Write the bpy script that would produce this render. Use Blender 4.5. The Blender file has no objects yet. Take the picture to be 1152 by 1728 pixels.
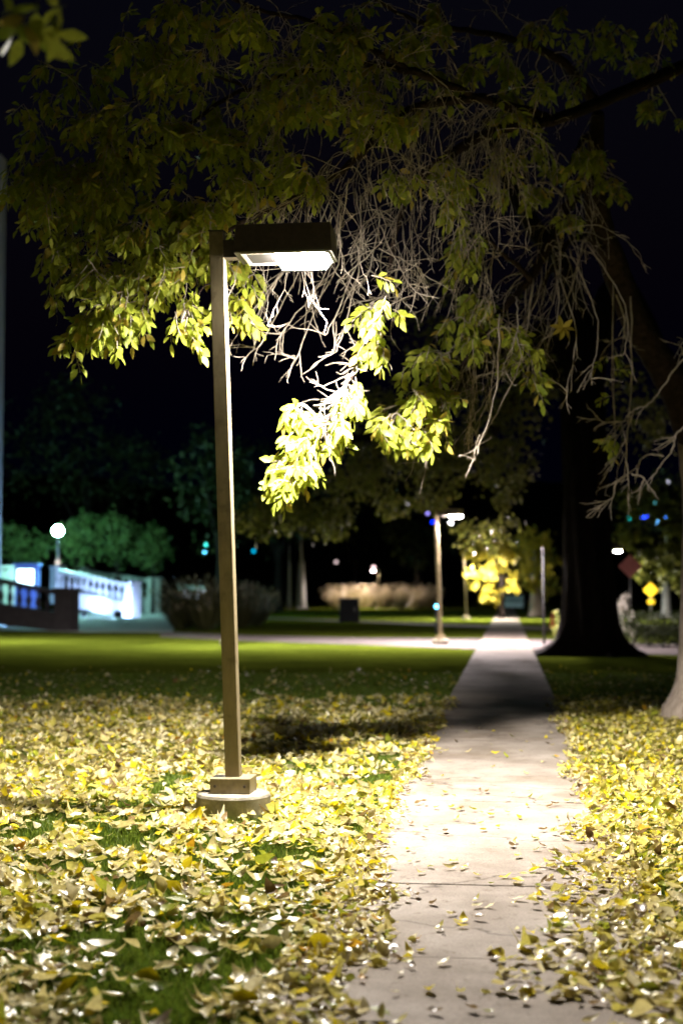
import bpy, math, random
import numpy as np
from mathutils import Vector, Matrix

random.seed(7)
rng = np.random.default_rng(11)
C = bpy.context.scene.collection
SC = bpy.context.scene
R = math.radians

# ------------------------------------------------------------------ camera
CAM_H = 1.57
F = 2400.0                         # focal length in photograph pixels (50 mm)
PITCH = math.atan(138 / F)
cam_d = bpy.data.cameras.new('camera')
cam_d.sensor_fit = 'VERTICAL'
cam_d.sensor_height = 36.0
cam_d.lens = 50.0
cam_d.clip_start = 0.1
cam_d.clip_end = 3000
cam_d.dof.use_dof = True
cam_d.dof.focus_distance = 9.0
cam_d.dof.aperture_fstop = 1.4
cam = bpy.data.objects.new('camera', cam_d)
C.objects.link(cam)
cam.location = (0, 0, CAM_H)
cam.rotation_euler = (R(90) + PITCH, 0, 0)
SC.camera = cam

# ------------------------------------------------------------------ night sky
world = bpy.data.worlds.new('World')
SC.world = world
world.use_nodes = True
wn, wl = world.node_tree.nodes, world.node_tree.links
sky = wn.new('ShaderNodeTexSky')
sky.sky_type = 'NISHITA'
sky.sun_disc = False
sky.sun_elevation = R(-4)
sky.sun_rotation = R(200)
ad = wn.new('ShaderNodeMix'); ad.data_type = 'RGBA'; ad.blend_type = 'ADD'; ad.inputs[0].default_value = 1.0
wl.new(sky.outputs[0], ad.inputs[6]); ad.inputs[7].default_value = (0.0018, 0.0022, 0.020, 1)      # town glow left in a clear night sky
wl.new(ad.outputs[2], wn['Background'].inputs[0])
wn['Background'].inputs[1].default_value = 0.1
SC.view_settings.view_transform = 'Standard'
SC.view_settings.look = 'None'
SC.view_settings.exposure = 0.0
SC.view_settings.gamma = 1.0
SC.cycles.use_denoising = True
SC.cycles.sample_clamp_indirect = 6.0
SC.cycles.max_bounces = 8
SC.cycles.diffuse_bounces = 4
SC.cycles.transparent_max_bounces = 8
SC.cycles.blur_glossy = 0.5

LAMP_L = 220.0                     # radiance of the street lamp lenses
LAMP_W = 55000.0                    # output of the lamp inside each street lamp head
LAMP_COL = (1.0, 0.945, 0.875)

# ------------------------------------------------------------------ pixel helpers
def ray(px, py):
    u, v = (px - 576) / F, (864 - py) / F
    return Vector((u, math.cos(PITCH) - v * math.sin(PITCH), math.sin(PITCH) + v * math.cos(PITCH)))
def P(px, py, D):
    d = ray(px, py)
    return Vector((0, 0, CAM_H)) + d * (D / d.y)
def G(px, py, z=0.0):
    d = ray(px, py)
    return Vector((0, 0, CAM_H)) + d * ((z - CAM_H) / d.z)
def GX(px, D):
    """ground point at depth D under image column px"""
    p = P(px, 1002, D); return Vector((p.x, D, 0))

# ------------------------------------------------------------------ materials
def mat(name, build):
    m = bpy.data.materials.new(name); m.use_nodes = True
    nt = m.node_tree; nt.nodes.clear()
    out = nt.nodes.new('ShaderNodeOutputMaterial')
    sh = build(nt)
    nt.links.new(sh, out.inputs[0])
    return m
def N(nt, t, **kw):
    n = nt.nodes.new(t)
    for k, v in kw.items():
        if k.startswith('i_'):
            key = k[2:]
            n.inputs[int(key) if key.isdigit() else key.replace('_', ' ')].default_value = v
        else: setattr(n, k, v)
    return n
def ramp(nt, fac, stops):
    r = nt.nodes.new('ShaderNodeValToRGB')
    while len(r.color_ramp.elements) < len(stops): r.color_ramp.elements.new(0.5)
    for e, (p, c) in zip(r.color_ramp.elements, stops):
        e.position = p; e.color = (*c, 1)
    nt.links.new(fac, r.inputs[0]); return r.outputs[0]
def noise(nt, scale, detail=4, rough=0.6, vec=None, stretch=None):
    tc = nt.nodes.new('ShaderNodeTexCoord'); o = tc.outputs['Object']
    if stretch:
        mp = nt.nodes.new('ShaderNodeMapping'); mp.inputs['Scale'].default_value = stretch
        nt.links.new(o, mp.inputs[0]); o = mp.outputs[0]
    n = nt.nodes.new('ShaderNodeTexNoise')
    n.inputs['Scale'].default_value = scale; n.inputs['Detail'].default_value = detail
    n.inputs['Roughness'].default_value = rough
    nt.links.new(o, n.inputs['Vector']); return n.outputs[0]
def surf(name, c1, c2, scale, rough=0.8, bump=0.3, bscale=None, bdist=0.01, metal=0.0, stretch=None, spec=0.4, extra=None):
    def b(nt):
        p = N(nt, 'ShaderNodeBsdfPrincipled', i_Roughness=rough, i_Metallic=metal)
        p.inputs['Specular IOR Level'].default_value = spec
        f = noise(nt, scale, 5, 0.65, stretch=stretch)
        col = ramp(nt, f, [(0.3, c1), (0.7, c2)])
        if extra:
            f2 = noise(nt, extra[0], 3, 0.55)
            mx = N(nt, 'ShaderNodeMix', data_type='RGBA', blend_type='MULTIPLY')
            mx.inputs[0].default_value = 1.0
            nt.links.new(col, mx.inputs[6]); nt.links.new(ramp(nt, f2, extra[1]), mx.inputs[7]); col = mx.outputs[2]
        nt.links.new(col, p.inputs['Base Color'])
        if bump:
            bp = N(nt, 'ShaderNodeBump', i_Strength=bump, i_Distance=bdist)
            nt.links.new(noise(nt, bscale or scale * 4, 5, 0.7, stretch=stretch), bp.inputs['Height'])
            nt.links.new(bp.outputs[0], p.inputs['Normal'])
        return p.outputs[0]
    return mat(name, b)
def emit(name, col, strength):
    def b(nt):
        e = N(nt, 'ShaderNodeEmission'); e.inputs[0].default_value = (*col, 1); e.inputs[1].default_value = strength
        return e.outputs[0]
    return mat(name, b)
def leafmat(name, trans=0.35, rough=0.55, spec=0.35):
    def b(nt):
        a = N(nt, 'ShaderNodeAttribute', attribute_name='leaf_col')
        f = noise(nt, 60, 3)
        mx = N(nt, 'ShaderNodeMix', data_type='RGBA', blend_type='MULTIPLY'); mx.inputs[0].default_value = 1.0
        nt.links.new(a.outputs[0], mx.inputs[6])
        nt.links.new(ramp(nt, f, [(0.25, (0.72, 0.66, 0.55)), (0.7, (1.08, 1.08, 1.05))]), mx.inputs[7])
        p = N(nt, 'ShaderNodeBsdfPrincipled', i_Roughness=rough); p.inputs['Specular IOR Level'].default_value = spec
        t = N(nt, 'ShaderNodeBsdfTranslucent')
        nt.links.new(mx.outputs[2], p.inputs['Base Color']); nt.links.new(mx.outputs[2], t.inputs[0])
        s = N(nt, 'ShaderNodeMixShader'); s.inputs[0].default_value = trans
        nt.links.new(p.outputs[0], s.inputs[1]); nt.links.new(t.outputs[0], s.inputs[2])
        return s.outputs[0]
    return mat(name, b)

M = {}
M['lawn'] = surf('lawn_soil', (0.062, 0.090, 0.010), (0.125, 0.160, 0.020), 9, 1.0, 0.8, 60, 0.03, spec=0.0,
                 extra=(0.6, [(0.35, (0.75, 0.75, 0.7)), (0.65, (1.15, 1.1, 0.95))]))
M['concrete_path'] = surf('path_concrete', (0.27, 0.215, 0.175), (0.36, 0.30, 0.25), 3.5, 0.85, 0.35, 120, 0.004, spec=0.25,
                 extra=(1.1, [(0.33, (0.72, 0.69, 0.66)), (0.6, (1.05, 1.05, 1.05))]))
def path_mat(nt):
    p = N(nt, 'ShaderNodeBsdfPrincipled', i_Roughness=0.88); p.inputs['Specular IOR Level'].default_value = 0.2
    base = ramp(nt, noise(nt, 2.2, 6, 0.7), [(0.28, (0.20, 0.165, 0.135)), (0.5, (0.27, 0.23, 0.195)), (0.72, (0.325, 0.285, 0.245))])
    for f, stops in ((noise(nt, 0.9, 4, 0.6), [(0.36, (0.66, 0.62, 0.57)), (0.56, (1, 1, 1))]), (noise(nt, 90, 2, 0.6), [(0.3, (0.72, 0.70, 0.68)), (0.55, (1.04, 1.04, 1.04))]), (noise(nt, 13, 4, 0.75), [(0.30, (0.55, 0.48, 0.40)), (0.42, (1, 1, 1))])):
        mx = N(nt, 'ShaderNodeMix', data_type='RGBA', blend_type='MULTIPLY'); mx.inputs[0].default_value = 1.0
        nt.links.new(base, mx.inputs[6]); nt.links.new(ramp(nt, f, stops), mx.inputs[7]); base = mx.outputs[2]
    tc = N(nt, 'ShaderNodeTexCoord'); wv = N(nt, 'ShaderNodeTexNoise'); wv.inputs['Scale'].default_value = 2.5; wv.inputs['Detail'].default_value = 5
    nt.links.new(tc.outputs['Object'], wv.inputs['Vector'])
    mv = N(nt, 'ShaderNodeVectorMath', operation='MULTIPLY_ADD'); nt.links.new(wv.outputs['Color'], mv.inputs[0]); mv.inputs[1].default_value = (.5, .5, .5); nt.links.new(tc.outputs['Object'], mv.inputs[2])
    vo = N(nt, 'ShaderNodeTexVoronoi', feature='DISTANCE_TO_EDGE'); vo.inputs['Scale'].default_value = 0.42; nt.links.new(mv.outputs[0], vo.inputs['Vector'])
    mx = N(nt, 'ShaderNodeMix', data_type='RGBA', blend_type='MULTIPLY'); mx.inputs[0].default_value = 0.8
    nt.links.new(base, mx.inputs[6]); nt.links.new(ramp(nt, vo.outputs['Distance'], [(0.0015, (0.2, 0.17, 0.15)), (0.005, (1, 1, 1))]), mx.inputs[7])
    nt.links.new(mx.outputs[2], p.inputs['Base Color'])
    bp = N(nt, 'ShaderNodeBump', i_Strength=0.45, i_Distance=0.004); nt.links.new(noise(nt, 110, 5, 0.7), bp.inputs['Height']); nt.links.new(bp.outputs[0], p.inputs['Normal'])
    return p.outputs[0]
M['concrete_path'] = mat('path_concrete', path_mat)
M['shaded_concrete'] = surf('shaded_concrete', (0.10, 0.085, 0.082), (0.15, 0.13, 0.125), 2, 0.95, 0.2, 60, 0.004, spec=0.1)  # darker than the main path: the weaker light is put into the colour
M['joint'] = surf('joint_dirt', (0.03, 0.025, 0.02), (0.06, 0.05, 0.04), 20, 0.95, 0)
M['concrete'] = surf('base_concrete', (0.24, 0.21, 0.16), (0.42, 0.38, 0.30), 9, 0.9, 0.6, 70, 0.008,
                 extra=(3.0, [(0.35, (0.6, 0.58, 0.5)), (0.6, (1.05, 1.05, 1.05))]))
M['post'] = surf('bronze_paint', (0.195, 0.155, 0.085), (0.26, 0.21, 0.12), 30, 0.45, 0.12, 260, 0.002, spec=0.45, stretch=(1, 1, 0.25),
                 extra=(6.0, [(0.30, (0.55, 0.5, 0.45)), (0.46, (1, 1, 1))]))
M['head'] = surf('dark_bronze', (0.055, 0.042, 0.036), (0.085, 0.066, 0.055), 20, 0.5, 0.1, 200, 0.002)
M['head_floor'] = surf('shaded_underside', (0.012, 0.010, 0.010), (0.02, 0.017, 0.016), 20, 0.6, 0)  # near black sheet, shade under the head put into the colour
M['rim'] = surf('lens_rim', (0.40, 0.37, 0.30), (0.5, 0.46, 0.40), 20, 0.4, 0)
M['lens'] = emit('lit_lens', LAMP_COL, LAMP_L)
M['lens_far'] = emit('far_lit_lens', (1.0, 0.9, 0.82), LAMP_L * 1.6)
M['lens_faint'] = emit('faint_lit_lens', (1.0, 0.82, 0.72), LAMP_L * 0.8)
M['limb'] = surf('shaded_limb_bark', (0.016, 0.010, 0.008), (0.048, 0.031, 0.024), 14, 0.95, 1.0, 22, 0.05, spec=0.1)  # shade put into the colour of the near tree's upper trunk and limbs
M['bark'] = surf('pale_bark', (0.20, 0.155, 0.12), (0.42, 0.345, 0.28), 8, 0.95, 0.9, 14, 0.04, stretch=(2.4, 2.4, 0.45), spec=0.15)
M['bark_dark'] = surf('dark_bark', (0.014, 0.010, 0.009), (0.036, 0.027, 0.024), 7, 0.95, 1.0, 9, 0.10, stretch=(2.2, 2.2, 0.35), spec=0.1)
M['twig'] = surf('twig_bark', (0.24, 0.19, 0.15), (0.42, 0.36, 0.29), 30, 0.85, 0.3, 120, 0.004, spec=0.2)
M['leaf'] = leafmat('leaf', 0.38)
M['dry_leaf'] = leafmat('dry_leaf', 0.34, 0.36, 0.6)
M['stone'] = surf('pale_stone', (0.48, 0.48, 0.47), (0.62, 0.61, 0.58), 3, 0.8, 0.3, 30, 0.01)
M['stone_dark'] = surf('shaded_stone', (0.035, 0.03, 0.032), (0.055, 0.048, 0.05), 3, 0.9, 0.3, 30, 0.01)  # darkened copy of the pale stone, lack of light put into the colour
M['plaza'] = surf('plaza_concrete', (0.28, 0.29, 0.30), (0.38, 0.38, 0.38), 2, 0.8, 0.2, 40, 0.01)
M['metal'] = surf('grey_metal', (0.18, 0.17, 0.16), (0.26, 0.25, 0.24), 10, 0.45, 0.1, 80, 0.002, metal=0.5)
M['dark_metal'] = surf('dark_metal', (0.012, 0.012, 0.013), (0.022, 0.021, 0.022), 10, 0.6, 0.1, 80, 0.002)
M['yellow'] = surf('sign_yellow', (0.80, 0.50, 0.01), (0.86, 0.56, 0.02), 5, 0.5, 0)
M['red_sign'] = surf('sign_brown', (0.34, 0.10, 0.09), (0.42, 0.15, 0.13), 5, 0.6, 0)
M['cone'] = surf('cone_orange', (0.75, 0.12, 0.05), (0.85, 0.18, 0.08), 8, 0.55, 0)
M['white_paint'] = surf('white_paint', (0.75, 0.76, 0.78), (0.82, 0.82, 0.83), 5, 0.35, 0)
M['blue_paint'] = surf('blue_paint', (0.10, 0.16, 0.42), (0.14, 0.22, 0.52), 5, 0.5, 0.1)
M['glass'] = surf('dark_glass', (0.01, 0.012, 0.015), (0.02, 0.022, 0.025), 5, 0.08, 0)
M['rubber'] = surf('black_rubber', (0.015, 0.015, 0.015), (0.03, 0.03, 0.03), 20, 0.8, 0)
M['hill'] = surf('hill_scrub', (0.02, 0.024, 0.012), (0.045, 0.045, 0.025), 0.1, 1.0, 0, spec=0.0)
M['globe'] = emit('globe_glass', (0.40, 1.0, 0.86), 1700)
M['flood'] = emit('flood_lens', (0.36, 0.52, 1.0), 2400)
M['window'] = emit('lit_panel', (0.62, 0.88, 1.0), 7)

# ------------------------------------------------------------------ mesh helpers
def tag(o, label=None, cat=None, group=None, kind=None):
    if label: o['label'] = label
    if cat: o['category'] = cat
    if group: o['group'] = group
    if kind: o['kind'] = kind
    return o
def link(name, me, parent=None, local=True):
    o = bpy.data.objects.new(name, me); C.objects.link(o)
    if parent is not None:
        o.parent = parent
        if not local:
            a = parent
            T = Matrix.Translation(a.location)
            if a.parent: T = Matrix.Translation(a.parent.location) if a.parent and a.type == 'MESH' else T
            o.matrix_parent_inverse = T.inverted()
    return o
def empty(name, loc=(0, 0, 0), rz=0.0):
    o = bpy.data.objects.new(name, None); C.objects.link(o)
    o.location = loc; o.rotation_euler = (0, 0, rz); o.empty_display_size = 0.2
    return o

class MB:
    def __init__(s): s.v = []; s.f = []
    def add(s, vs, fs):
        o = len(s.v); s.v.extend([tuple(v) for v in vs]); s.f.extend([tuple(i + o for i in f) for f in fs]); return s
    def box(s, c, size, rot=None, taper=1.0):
        x, y, z = [q / 2 for q in size]
        vs = []
        for dz in (-1, 1):
            k = taper if dz > 0 else 1.0
            for dx, dy in ((-1, -1), (1, -1), (1, 1), (-1, 1)):
                v = Vector((dx * x * k, dy * y * k, dz * z))
                if rot is not None: v = rot @ v
                vs.append(v + Vector(c))
        return s.add(vs, [(3, 2, 1, 0), (4, 5, 6, 7), (0, 1, 5, 4), (1, 2, 6, 5), (2, 3, 7, 6), (3, 0, 4, 7)])
    def tube(s, pts, rad, sides=8, cap=True):
        pts = [Vector(p) for p in pts]; n = len(pts)
        t0 = (pts[1] - pts[0]).normalized()
        a = Vector((0, 0, 1)) if abs(t0.z) < 0.9 else Vector((1, 0, 0))
        u = t0.cross(a).normalized(); vs = []; fs = []
        for i, p in enumerate(pts):
            t = (pts[min(i + 1, n - 1)] - pts[max(i - 1, 0)])
            if t.length < 1e-9: t = t0.copy()
            t.normalize()
            u = (u - t * u.dot(t))
            if u.length < 1e-6: u = t.orthogonal()
            u.normalize(); w = t.cross(u)
            r = rad[i] if hasattr(rad, '__len__') else rad
            for k in range(sides):
                q = 2 * math.pi * k / sides
                vs.append(p + (u * math.cos(q) + w * math.sin(q)) * r)
        for i in range(n - 1):
            for k in range(sides):
                k2 = (k + 1) % sides
                fs.append((i * sides + k, i * sides + k2, (i + 1) * sides + k2, (i + 1) * sides + k))
        if cap:
            fs.append(tuple(reversed(range(sides)))); fs.append(tuple(range((n - 1) * sides, n * sides)))
        return s.add(vs, fs)
    def lathe(s, prof, c=(0, 0, 0), sides=24):
        vs = []; fs = []; n = len(prof)
        for r, z in prof:
            for k in range(sides):
                q = 2 * math.pi * k / sides
                vs.append((c[0] + r * math.cos(q), c[1] + r * math.sin(q), c[2] + z))
        for i in range(n - 1):
            for k in range(sides):
                k2 = (k + 1) % sides
                fs.append((i * sides + k, i * sides + k2, (i + 1) * sides + k2, (i + 1) * sides + k))
        fs.append(tuple(reversed(range(sides)))); fs.append(tuple(range((n - 1) * sides, n * sides)))
        return s.add(vs, fs)
    def sphere(s, c, r, seg=20, rings=12):
        return s.lathe([(max(1e-4, r * math.sin(math.pi * i / rings)), -r * math.cos(math.pi * i / rings)) for i in range(rings + 1)], c, seg)
    def build(s, name, m, parent=None, smooth=False, bevel=0.0, local=True):
        me = bpy.data.meshes.new(name); me.from_pydata(s.v, [], s.f)
        if smooth: me.polygons.foreach_set('use_smooth', [True] * len(me.polygons))
        me.materials.append(m); me.update()
        o = link(name, me, parent, local)
        if bevel:
            b = o.modifiers.new('bevel', 'BEVEL'); b.width = bevel; b.segments = 2; b.limit_method = 'ANGLE'
        return o

# vectorised leaves: 11-vertex ovate leaf with pointed tip
S_ = np.array([0, .2, .2, .2, .47, .47, .47, .76, .76, .76, 1.0, 0.02, 0.02, -.32])
W_ = np.array([0, -.36, 0, .36, -.5, 0, .5, -.30, 0, .30, 0, -.035, .035, 0.0])
NV = 14
FT = [(0, 2, 1), (0, 3, 2), (1, 2, 5, 4), (2, 3, 6, 5), (4, 5, 8, 7), (5, 6, 9, 8), (7, 8, 10), (8, 9, 10), (11, 13, 12)]
def norm(a): return a / np.maximum(np.linalg.norm(a, axis=1, keepdims=True), 1e-9)
def leaf_verts(pos, T, Nn, L, W, curl, fold, wob):
    T = norm(T); B = norm(np.cross(Nn, T)); Nn = np.cross(T, B)
    s = S_[None]; q_ = np.sin(pos[:, :1] * 917.0 + pos[:, 1:2] * 613.0)      # uneven halves, as torn or folded leaves have
    w = W_[None] * (1 + .28 * q_ * np.sign(W_[None]))
    h = fold[:, None] * np.abs(w) * W[:, None] + curl[:, None] * (s - .35) ** 2 * L[:, None] + wob[:, None] * np.sin(9 * s + 3 * w + 40 * wob[:, None]) * w * W[:, None]
    return pos[:, None, :] + T[:, None, :] * (s * L[:, None])[..., None] + B[:, None, :] * (w * W[:, None])[..., None] + Nn[:, None, :] * h[..., None]
def leaf_mesh(name, pos, T, Nn, L, W, curl, fold, wob, col, m, parent=None, local=True):
    n = len(pos); V = leaf_verts(pos, T, Nn, L, W, curl, fold, wob).reshape(-1, 3)
    tri = [f for f in FT if len(f) == 3]; quad = [f for f in FT if len(f) == 4]
    base = (np.arange(n) * NV)[:, None, None]
    lt = (np.array(tri)[None] + base).reshape(n, -1); lq = (np.array(quad)[None] + base).reshape(n, -1)
    loops = np.concatenate([lt, lq], axis=1).reshape(-1).astype(np.int32)
    sizes = np.tile(np.array([3] * len(tri) + [4] * len(quad)), n); starts = np.concatenate([[0], np.cumsum(sizes)[:-1]]).astype(np.int32)
    me = bpy.data.meshes.new(name)
    me.vertices.add(len(V)); me.vertices.foreach_set('co', V.astype(np.float32).reshape(-1))
    me.loops.add(len(loops)); me.loops.foreach_set('vertex_index', loops)
    me.polygons.add(len(sizes)); me.polygons.foreach_set('loop_start', starts)
    me.polygons.foreach_set('use_smooth', np.ones(len(sizes), dtype=bool))
    me.update(calc_edges=True)
    at = me.attributes.new('leaf_col', 'FLOAT_COLOR', 'POINT')
    c4 = np.concatenate([np.repeat(col, NV, axis=0), np.ones((n * NV, 1))], axis=1)
    at.data.foreach_set('color', c4.astype(np.float32).reshape(-1))
    me.materials.append(m)
    return link(name, me, parent, local)

# ------------------------------------------------------------------ ground, paths, hill
yaw = math.atan((855 - 576) / F)
PD = Vector((math.sin(yaw), math.cos(yaw), 0)); PR = Vector((math.cos(yaw), -math.sin(yaw), 0))
POFF = -0.094; PW = 1.56           # path centre offset (to the right of the camera) and width
def path_uv(x, y): return x * PD.x + y * PD.y, x * PR.x + y * PR.y - POFF     # along, across

g = MB(); g.add([(-900, -30, 0), (900, -30, 0), (900, 1500, 0), (-900, 1500, 0)], [(0, 1, 2, 3)])
tag(g.build('lawn', M['lawn']), kind='structure')

pb = MB(); rot = Matrix.Rotation(-yaw, 3, 'Z')
SL = 1.52; u = -3.0; i = 0
while u < 200:
    L = SL if u < 60 else 6.0
    c = PD * (u + L / 2) + PR * POFF
    pb.box((c.x, c.y, 0.012 + random.uniform(-.003, .003)), (PW, L - 0.009, 0.05), rot)
    u += L; i += 1
po = pb.build('path', M['concrete_path'], bevel=0.006); tag(po, kind='structure')
jb = MB(); c = PD * 98 + PR * POFF; jb.box((c.x, c.y, 0.004), (PW - .02, 202, 0.02), rot)
tag(jb.build('path_bed', M['joint']), kind='structure')

def sheet(name, pts, m, z):
    b = MB(); n = len(pts)
    top = [Vector((p.x, p.y, z)) for p in pts]; bot = [Vector((p.x, p.y, -.05)) for p in pts]
    b.add(top + bot, [tuple(range(n))] + [(k, k + n, (k + 1) % n + n, (k + 1) % n) for k in range(n)])
    return tag(b.build(name, m), kind='structure')
sheet('cross_path', [G(270, 1075), G(420, 1082), G(600, 1088), G(800, 1096), G(905, 1098), G(1250, 1110), G(1250, 1091), G(880, 1077.5), G(600, 1076), G(420, 1072), G(270, 1066)], M['shaded_concrete'], 0.008)
sheet('side_path', [G(380, 1041.5), G(620, 1051), G(830, 1060.5), G(960, 1064), G(960, 1059.5), G(840, 1056), G(620, 1047.5), G(380, 1039.5)], M['shaded_concrete'], 0.010)
sheet('plaza', [G(125, 1066.5), G(292, 1067), G(300, 1034), G(240, 1028), G(60, 1030), G(-60, 1045), G(-60, 1062)], M['plaza'], 0.014)

hv = []; nx, ny = 40, 24
def hill_z(x, y):
    k = max(0.0, y - 300)
    return 0.115 * k + (4 * math.sin(x * .021) + 3 * math.sin(x * .05 + y * .03)) * min(1, k / 120)
hb = MB(); vs = []
for j in range(ny):
    for i in range(nx):
        x, y = -500 + 1000 * i / (nx - 1), 300 + 700 * j / (ny - 1)
        vs.append((x, y, hill_z(x, y) - 0.05))
hb.add(vs, [(j * nx + i, j * nx + i + 1, (j + 1) * nx + i + 1, (j + 1) * nx + i) for j in range(ny - 1) for i in range(nx - 1)])
tag(hb.build('hill', M['hill'], smooth=True), kind='structure')

# ------------------------------------------------------------------ street lamps (arm along +X)
# photometry of a full cut-off roadway lamp: wide downward throw, stronger on the arm's side, nothing above the lens
VA = [0, 15, 30, 45, 55, 62, 68, 74, 80, 86, 90, 100, 180]
CD = [1.0, 1.02, 1.08, 1.18, 1.28, 1.30, 1.12, .76, .40, .16, .07, .035, .012]
HA = list(range(0, 361, 30))
def ies_text(front, fw=.42):
    rows = []
    for h in HA:
        k = 1 + fw * math.cos(math.radians(h - front))
        rows.append(' '.join('%.4f' % (c * (1 + (k - 1) * min(1, v / 50))) for v, c in zip(VA, CD)))
    t = bpy.data.texts.new('roadway_photometry')
    t.write('IESNA:LM-63-2002\n[TEST] park\nTILT=NONE\n1 1000 1 %d %d 1 2 0.1 0.1 0.1\n1 1 10\n%s\n%s\n%s\n' % (len(VA), len(HA), ' '.join(map(str, VA)), ' '.join(map(str, HA)), '\n'.join(rows)))
    return t
IES_FRONT = 215               # down the path and towards it, as the heads are turned
def lamp_light(name, watts, col=LAMP_COL, radius=.085):
    d = bpy.data.lights.new(name, 'POINT'); d.energy = watts; d.color = col; d.shadow_soft_size = radius
    d.use_nodes = True; nt = d.node_tree
    e = nt.nodes.get('Emission'); ie = nt.nodes.new('ShaderNodeTexIES'); ie.mode = 'INTERNAL'; ie.ies = IES
    nt.links.new(ie.outputs[0], e.inputs['Strength'])
    return d
IES = ies_text(IES_FRONT)
LIGHT = {'near': lamp_light('near_lamp_light', LAMP_W), 'far': lamp_light('far_lamp_light', LAMP_W * 2.6, (1.0, .86, .87)), 'lawn': lamp_light('lawn_lamp_light', LAMP_W * .62), 'mid': lamp_light('mid_lamp_light', LAMP_W * 2.2, (1.0, .90, .80)), 'faint': lamp_light('faint_lamp_light', LAMP_W * 1.2, (1, .82, .72))}
def make_lamp():
    r = empty('street_lamp')
    MB().lathe([(.262, -.05), (.262, .145), (.255, .165), (.235, .172)], sides=48).build('concrete_base', M['concrete'], r, bevel=0.004)
    MB().box((0, 0, .172 + .054), (.285, .285, .108)).build('base_cover', M['post'], r, bevel=0.006)
    for bx, by in ((-.105, -.1435), (.105, -.1435)):
        MB().tube([(bx, by + .003, .226), (bx, by - .008, .226)], .011, 6).build('bolt', M['head'], r)
    lean = -0.138
    pb = MB(); vs = []
    for z, cx, h in ((.28, 0, .052), (4.185, lean, .052)):
        vs += [(cx - h, -h, z), (cx + h, -h, z), (cx + h, h, z), (cx - h, h, z)]
    pb.add(vs, [(3, 2, 1, 0), (4, 5, 6, 7), (0, 1, 5, 4), (1, 2, 6, 5), (2, 3, 7, 6), (3, 0, 4, 7)])
    post = pb.build('post', M['post'], r, bevel=0.006)
    MB().box((lean, 0, 4.1895), (.113, .113, .008)).build('post_cap', M['head'], post)
    MB().box((.006, -.0535, .75), (.045, .003, .13)).build('hand_hole_cover', M['post'], post)
    x0 = .014; AL = x0 - lean - .052
    MB().box((lean + .052 + AL / 2, 0, 4.055), (AL, .10, .13)).build('arm', M['head'], r, bevel=0.003)
    hd = MB().box((x0 + .355, 0, 4.095), (.70, .37, .2), taper=0.97).build('lamp_head', M['head'], r, bevel=0.006)
    fr = MB()                                    # door frame round the lens, hanging 16 mm below the head
    for c, sz in (((.31, -.172), (.60, .022)), ((.31, .172), (.60, .022)), ((.021, 0), (.022, .322)), ((.621, 0), (.022, .322))):
        fr.box((x0 + .045 + c[0], c[1], 3.987), (sz[0], sz[1], .016))
    fr.build('lens_frame', M['rim'], hd)
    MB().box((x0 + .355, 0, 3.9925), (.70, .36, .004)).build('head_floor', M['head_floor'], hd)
    lb = MB(); vs = []
    for z, k in ((3.990, 1.0), (3.970, 1.0), (3.928, .86)):
        for sx, sy in ((-1, -1), (1, -1), (1, 1), (-1, 1)):
            vs.append((x0 + .47 + sx * .185 * k, sy * .155 * k, z))
    lb.add(vs, [(0, 1, 5, 4), (1, 2, 6, 5), (2, 3, 7, 6), (3, 0, 4, 7), (4, 5, 9, 8), (5, 6, 10, 9), (6, 7, 11, 10), (7, 4, 8, 11), (8, 9, 10, 11)])
    lb.build('lens', M['lens'], hd)
    ll = bpy.data.objects.new('lamp', LIGHT['near']); C.objects.link(ll); ll.parent = r; ll.location = (x0 + .47, 0, 3.89)
    return r
def copy_tree(o, parent=None):
    c = o.copy(); C.objects.link(c); c.parent = parent
    for ch in list(o.children): copy_tree(ch, c)
    return c
lamp1 = make_lamp()
LG = 'square post street lamps along the path'
lampspec = [
    (G(394, 1377), -yaw, 'tall bronze square post lamp on round concrete base among fallen leaves, head glaring white'),
    (G(743, 1088), -yaw, 'lit post lamp standing at the junction where the cross path meets the main path'),
    (GX(786, 86), -yaw, 'far post lamp half hidden behind glowing yellow foliage beside the main path'),
    (GX(637, 150), math.pi - yaw, 'faint distant post lamp rising out of the pale ornamental grasses, head turned to the left'),
    (GX(385.5, 43.5), -yaw - R(90), 'unseen post lamp added straight behind the near lamp post to light the far lawn'),  # added lamp, hidden by the near post, lights the far lawn
    (GX(-75, 46), -yaw, 'unseen post lamp added beyond the left edge to light the far lawn'),  # added lamp out of view, lights the left of the far lawn
    (GX(1028, 80), -yaw, 'post lamp mostly hidden behind the huge dark trunk, its white head beyond the diamond signs'),
]
for i, (loc, rz, lab) in enumerate(lampspec):
    o = lamp1 if i == 0 else copy_tree(lamp1)
    o.location = loc; o.rotation_euler = (0, 0, rz)
    tag(o, lab, 'street lamp', LG)
    if i:
        for ch in o.children:
            if ch.type == 'LIGHT': ch.data = LIGHT['faint' if i == 3 else 'lawn' if i in (4, 5, 6) else 'mid' if i == 2 else 'far']
            for q in ch.children:
                if q.name.startswith('lens') and not q.name.startswith('lens_frame'):
                    q.material_slots[0].link = 'OBJECT'; q.material_slots[0].material = M['lens_faint' if i == 3 else 'lens_far']
LAMP_POS = lampspec[0][0] + Vector((.5, -.05, 3.98))

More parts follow.
